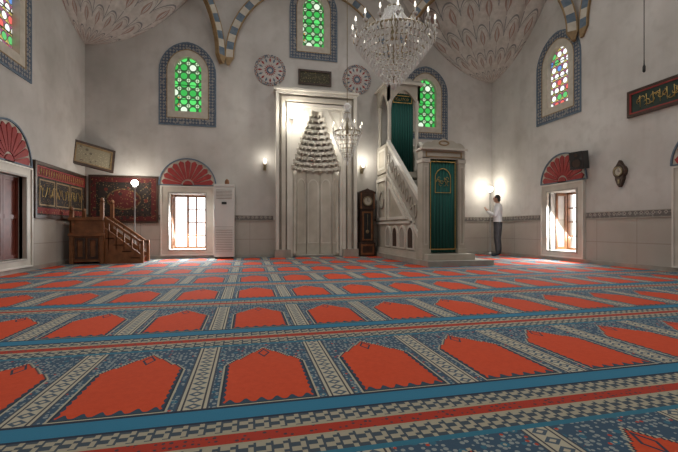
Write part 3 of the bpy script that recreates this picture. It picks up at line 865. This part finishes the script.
b.lathe([(.05, 0), (.06, .05), (.045, .12), (.01, .15)], ((x0+x1)/2+.06, 10.2, 1.86), M_wood, 12)
b.done(bevel=.008)

b = B('grandfather_clock'); xc_, y0, y1 = 3.13, 10.08, 10.36
b.box(xc_-.22, xc_+.22, y0-.03, y1, .013, .38, M_dwood); b.box(xc_-.18, xc_+.18, y0, y1, .38, 1.28, M_dwood)
b.box(xc_-.20, xc_+.20, y0-.03, y1, 1.28, 1.72, M_dwood); b.box(xc_-.225, xc_+.225, y0-.05, y1, 1.70, 1.76, M_dwood)
P = lambda a, bb, c: (a, y0-c, bb)
b.prism(P, [(xc_-.20, 1.76), (xc_+.20, 1.76), (xc_+.15, 1.79), (xc_+.05, 1.82), (xc_, 1.85), (xc_-.05, 1.82), (xc_-.15, 1.79)], -.1, .02, M_dwood)
circ = lambda r: [(xc_+r*cos(2*pi*i/24), 1.50+r*sin(2*pi*i/24)) for i in range(24)]
b.prism(P, circ(.10), .0, .04, M_cream); b.ring(P, circ(.13), circ(.10), .0, .055, M_brass)
b.pbox(P, xc_-.006, xc_+.006, 1.50, 1.58, .04, .048, M_black); b.pbox(P, xc_-.006, xc_+.06, 1.495, 1.505, .04, .048, M_black)
b.ring(P, rect(xc_-.14, xc_+.14, .44, 1.22), rect(xc_-.10, xc_+.10, .48, 1.18), 0, .025, M_wood)
b.pbox(P, xc_-.10, xc_+.10, .48, 1.18, 0, .006, M_black)
b.tube([(xc_, y0-.015, 1.15), (xc_, y0-.015, .72)], .006, M_brass, 6); b.sphere((xc_, y0-.018, .68), (.05, .012, .05), M_brass, 14, 8)
b.ring(P, rect(xc_-.18, xc_+.18, .06, .34), rect(xc_-.14, xc_+.14, .11, .29), .03, .045, M_wood)
for sg in (-1, 1): b.lathe([(.02, 0), (.02, .04), (.014, .06), (.014, .36), (.02, .4), (.02, .43)], (xc_+sg*.18, y0-.035, 1.29), M_wood, 8)
b.done(bevel=.004)

for x in (.42, 3.06):
    b = B('wall_sconce'); z = 2.42
    b.pbox(PBk, x-.04, x+.04, z-.14, z+.04, .001, .025, M_brass)
    b.tube([(x, YB-.02, z-.05), (x, YB-.10, z-.09), (x, YB-.16, z-.03)], .012, M_brass, 8)
    b.lathe([(.02, 0), (.04, .02), (.045, .03)], (x, YB-.16, z-.03), M_brass, 12)
    b.lathe([(.020, 0), (.035, .04), (.042, .10), (.038, .13)], (x, YB-.16, z), M_bulb, 12)
    b.done()

# ------------------------------------------------------------------ right wall objects
b = B('calligraphy_board'); a0, a1, z0, z1 = 4.35, 6.06, 2.88, 3.38
b.ring(PRt, rect(a0, a1, z0, z1), rect(a0+.05, a1-.05, z0+.05, z1-.05), .001, .05, M_dwood)
b.ring(PRt, rect(a0+.05, a1-.05, z0+.05, z1-.05), rect(a0+.075, a1-.075, z0+.075, z1-.075), .001, .045, M_red)
b.pbox(PRt, a0+.07, a1-.07, z0+.07, z1-.07, .001, .025, noisy('board_green', (.006, .02, .014), (.012, .035, .024), 8, .5))
for i in range(32):
    aa = a0+.2+(a1-a0-.4)*i/31; zc = (z0+z1)/2+random.uniform(-.06, .06); k0 = random.uniform(0, 6); rr = random.uniform(.03, .07)
    pts = [(XR-.03, aa+rr*cos(k0+q*.55), zc+rr*.9*sin(k0+q*.55)) for q in range(7)]
    b.tube(pts, [.002, .005, .007, .009, .007, .005, .002], M_gold, 5)
for i in range(11):
    aa = a0+.25+(a1-a0-.5)*i/10
    b.tube([(XR-.03, aa, z0+.14), (XR-.03, aa+.01, z1-.14)], [.004, .008], M_gold, 5)
b.done()

b = B('loudspeaker')
b.box(-.14, .14, -.12, .12, -.19, .19, M_black)
for z, r in ((-.06, .09), (.11, .04)):
    N = 20
    P = lambda a, bb, c: (a, -.12-c, bb)
    circ = lambda q: [(q*cos(2*pi*i/N), z+q*sin(2*pi*i/N)) for i in range(N)]
    b.ring(P, circ(r+.012), circ(r), 0, .01, M_black); b.prism(P, circ(r), -.001, .004, M_dwood)
b.box(-.03, .03, .10, .24, -.03, .03, M_black)
b.done(Matrix.Translation((XR-.24, 6.98, 2.22)) @ Matrix.Rotation(radians(-72), 4, 'Z') @ Matrix.Rotation(radians(8), 4, 'X'), bevel=.006)

b = B('wall_clock'); a, z = 6.20, 1.84
b.prism(PRt, [(a-.08, z-.12), (a-.04, z-.22), (a, z-.27), (a+.04, z-.22), (a+.08, z-.12), (a+.09, z+.12), (a+.05, z+.18), (a, z+.26), (a-.05, z+.18), (a-.09, z+.12)], .001, .08, M_dwood)
circ = lambda r: [(a+r*cos(2*pi*i/24), z+.04+r*sin(2*pi*i/24)) for i in range(24)]
b.prism(PRt, circ(.13), .001, .085, M_dwood); b.prism(PRt, circ(.075), .07, .095, M_cream); b.ring(PRt, circ(.095), circ(.075), .07, .11, M_brass)
b.pbox(PRt, a-.004, a+.004, z+.04, z+.10, .095, .1, M_black); b.pbox(PRt, a-.045, a+.004, z+.036, z+.044, .095, .1, M_black)
b.pbox(PRt, a-.02, a+.02, z-.2, z-.12, .07, .09, M_brass)
b.done()

# ------------------------------------------------------------------ man
def skin_mesh(verts, edges, radii, sub=2, cuts=()):
    me = bpy.data.meshes.new('sk'); me.from_pydata(verts, edges, [])
    ob = bpy.data.objects.new('sk', me); scene.collection.objects.link(ob)
    md = ob.modifiers.new('s', 'SKIN'); md.use_smooth_shade = True
    sv = me.skin_vertices[0].data
    for i, r in enumerate(radii):
        sv[i].radius = r if isinstance(r, tuple) else (r, r); sv[i].use_root = (i == 0)
    m2 = ob.modifiers.new('d', 'SUBSURF'); m2.levels = sub; m2.render_levels = sub
    dg = bpy.context.evaluated_depsgraph_get(); dg.update()
    r = bpy.data.meshes.new_from_object(ob.evaluated_get(dg))
    if cuts:
        bm = bmesh.new(); bm.from_mesh(r)
        for z in cuts:
            bmesh.ops.bisect_plane(bm, geom=bm.verts[:]+bm.edges[:]+bm.faces[:], plane_co=(0, 0, z), plane_no=(0, 0, 1))
        bm.to_mesh(r); bm.free()
    vs = [v.co.copy() for v in r.vertices]; fs = [list(p.vertices) for p in r.polygons]
    bpy.data.objects.remove(ob)
    return vs, fs
def man():
    b = B('standing_man')
    V = [(0, 0, .93), (0, .005, 1.08), (0, .0, 1.24), (0, -.01, 1.36), (0, .0, 1.43), (0, .015, 1.50)]
    R_ = [(.165, .12), (.155, .115), (.17, .12), (.14, .095), (.065, .062), (.058, .058)]
    E = [(0, 1), (1, 2), (2, 3), (3, 4), (4, 5)]
    arms = {}
    for s in (-1, 1):
        i = len(V); wr = (s*.085, .27, 1.24)
        V += [(s*.155, -.01, 1.365), (s*.215, -.01, 1.25), (s*.235, .03, 1.10), (s*.17, .15, 1.15), wr]
        R_ += [.072, .062, .054, .047, .032]; E += [(3, i), (i, i+1), (i+1, i+2), (i+2, i+3), (i+3, i+4)]
        arms[s] = Vector(wr); i = len(V)
        V += [(s*.085, 0, .84), (s*.10, .005, .66), (s*.105, .015, .48), (s*.11, -.01, .28), (s*.112, -.015, .09), (s*.115, .01, .045), (s*.13, .15, .035)]
        R_ += [(.10, .11), .092, .075, .068, .056, (.045, .04), (.042, .024)]
        E += [(0, i), (i, i+1), (i+1, i+2), (i+2, i+3), (i+3, i+4), (i+4, i+5), (i+5, i+6)]
    vs, fs = skin_mesh(V, E, R_, 2, (.075, .90, .935, 1.435))
    groups = {}
    for f in fs:
        c = sum((vs[i] for i in f), Vector())/len(f)
        if c.z < .075: m = M_sock
        elif c.z < .90: m = M_trous
        elif c.z < .935: m = M_black
        elif c.z > 1.435 and abs(c.x) < .09: m = M_skin
        else: m = M_shirt
        groups.setdefault(m, []).append(f)
    o = len(b.v); b.v += [tuple(p) for p in vs]
    for m, l in groups.items():
        mi = b.mid(m)
        for f in l: b.f.append([i+o for i in f]); b.mi.append(mi); b.sm.append(True)
    N = 24
    b.tube([(.058*cos(2*pi*i/N), .005+.058*sin(2*pi*i/N), 1.44) for i in range(N+1)], .014, M_shirt, 8)
    b.sphere((0, .03, 1.575), (.074, .092, .105), M_skin, 20, 14)
    b.sphere((0, .05, 1.515), (.05, .06, .045), M_skin, 14, 8)
    b.sphere((0, .012, 1.60), (.080, .088, .090), M_hair, 20, 12)
    b.sphere((0, -.02, 1.555), (.070, .055, .07), M_hair, 14, 8)
    b.drop((0, .124, 1.565), .013, .05, M_skin)
    for s in (-1, 1):
        b.sphere((s*.076, .02, 1.565), (.012, .02, .032), M_skin, 10, 8)
        b.sphere((s*.028, .112, 1.585), (.012, .008, .008), M_hair, 8, 6)
    b.sphere((0, .108, 1.525), (.024, .008, .006), M_lip, 8, 6)
    for s in (-1, 1):
        w = arms[s]
        fw = Vector((-s*.25, .55, .75)).normalized(); side = Vector((-s*1, 0, .1)).normalized(); cur = Vector((-s*.3, -.2, .1))
        vs, fs = skin_mesh([w, w+fw*.045, w+fw*.085], [(0, 1), (1, 2)], [(.026, .02), (.038, .016), (.036, .014)], 1); b.raw(vs, fs, M_skin, True)
        for q, ln in enumerate((.070, .078, .074, .058)):
            base = w+fw*.08+side*(.027-.018*q)
            p1 = base+fw*ln*.45; p2 = p1+(fw+cur*.6).normalized()*ln*.32; p3 = p2+(fw+cur*1.6).normalized()*ln*.25
            vs, fs = skin_mesh([base-fw*.015, p1, p2, p3], [(0, 1), (1, 2), (2, 3)], [.009, .0085, .008, .006], 1)
            b.raw(vs, fs, M_skin, True)
        tb = w+fw*.03+side*.03
        vs, fs = skin_mesh([tb, tb+(fw*.5+side).normalized()*.032, tb+(fw*.5+side).normalized()*.032+(fw+side*.3).normalized()*.028], [(0, 1), (1, 2)], [.011, .010, .007], 1)
        b.raw(vs, fs, M_skin, True)
    b.done(Matrix.Translation((6.72, 9.5, .012)) @ Matrix.Rotation(radians(42), 4, 'Z'))
man()

# ------------------------------------------------------------------ lights
def area(nm, loc, target, size, e, col=(1, 1, 1), sy=None, spread=None):
    l = bpy.data.lights.new(nm, 'AREA'); l.energy = e; l.color = col; l.size = size
    if sy: l.shape = 'RECTANGLE'; l.size_y = sy
    if spread: l.spread = radians(spread)
    o = bpy.data.objects.new(nm, l); o.location = loc
    d = Vector(target)-Vector(loc); o.rotation_euler = d.to_track_quat('-Z', 'Y').to_euler()
    scene.collection.objects.link(o)
def point(nm, loc, e, col, r=.05):
    l = bpy.data.lights.new(nm, 'POINT'); l.energy = e; l.color = col; l.shadow_soft_size = r
    o = bpy.data.objects.new(nm, l); o.location = loc; scene.collection.objects.link(o)
for i in range(4):
    t = pi/4+pi/2*i
    area('dome_fill', (XC+4.3*cos(t), YC+4.3*sin(t), 9.4), (XC, YC, 1.0), 1.6, 64, (1, .98, .95), None, 125)  # added fill under the dome, standing in for drum windows that are not built
area('window_daylight', (-1.475, YB+.25, 1.0), (-1.35, 8.3, -.7), .7, 120, (.95, .98, 1), 1.2)
area('window_daylight', (XR+.25, 7.68, 1.0), (5.2, 7.5, -.7), .7, 120, (.95, .98, 1), 1.2)
area('window_daylight', (XL+.1, 2.05, 4.4), (3, 4, 0), .7, 28, (.95, .97, 1), 1.4)
area('window_daylight', (XR-.1, 2.05, 4.4), (0, 4, 0), .7, 28, (.95, .97, 1), 1.4)
point('mihrab_lamp', (1.14, 9.92, 3.68), 34, (1, .95, .84), .05)
point('mihrab_lamp', (2.40, 9.92, 3.22), 14, (1, .95, .84), .05)
point('sconce_lamp', (.42, 10.15, 2.60), 4, (1, .95, .85), .05)
point('sconce_lamp', (3.06, 10.10, 2.60), 10, (1, .95, .85), .05)
point('chandelier_fill', (1.9, 4.93, 4.2), 9, (1, .93, .8), .3)  # fill added above the chandelier, not cast by its bulbs
w = bpy.data.worlds.new('world'); scene.world = w; w.use_nodes = True
w.node_tree.nodes['Background'].inputs[0].default_value = (.95, .98, 1, 1)
w.node_tree.nodes['Background'].inputs[1].default_value = 3.0

# ------------------------------------------------------------------ camera
cam = bpy.data.cameras.new('camera'); co = bpy.data.objects.new('camera', cam); scene.collection.objects.link(co)
co.location = (0, 0, .75); co.rotation_euler = (radians(90), 0, radians(-13.1))
cam.sensor_width = 36; cam.lens = 36*390/678; cam.shift_y = 3/678; cam.clip_start = .05
scene.camera = co
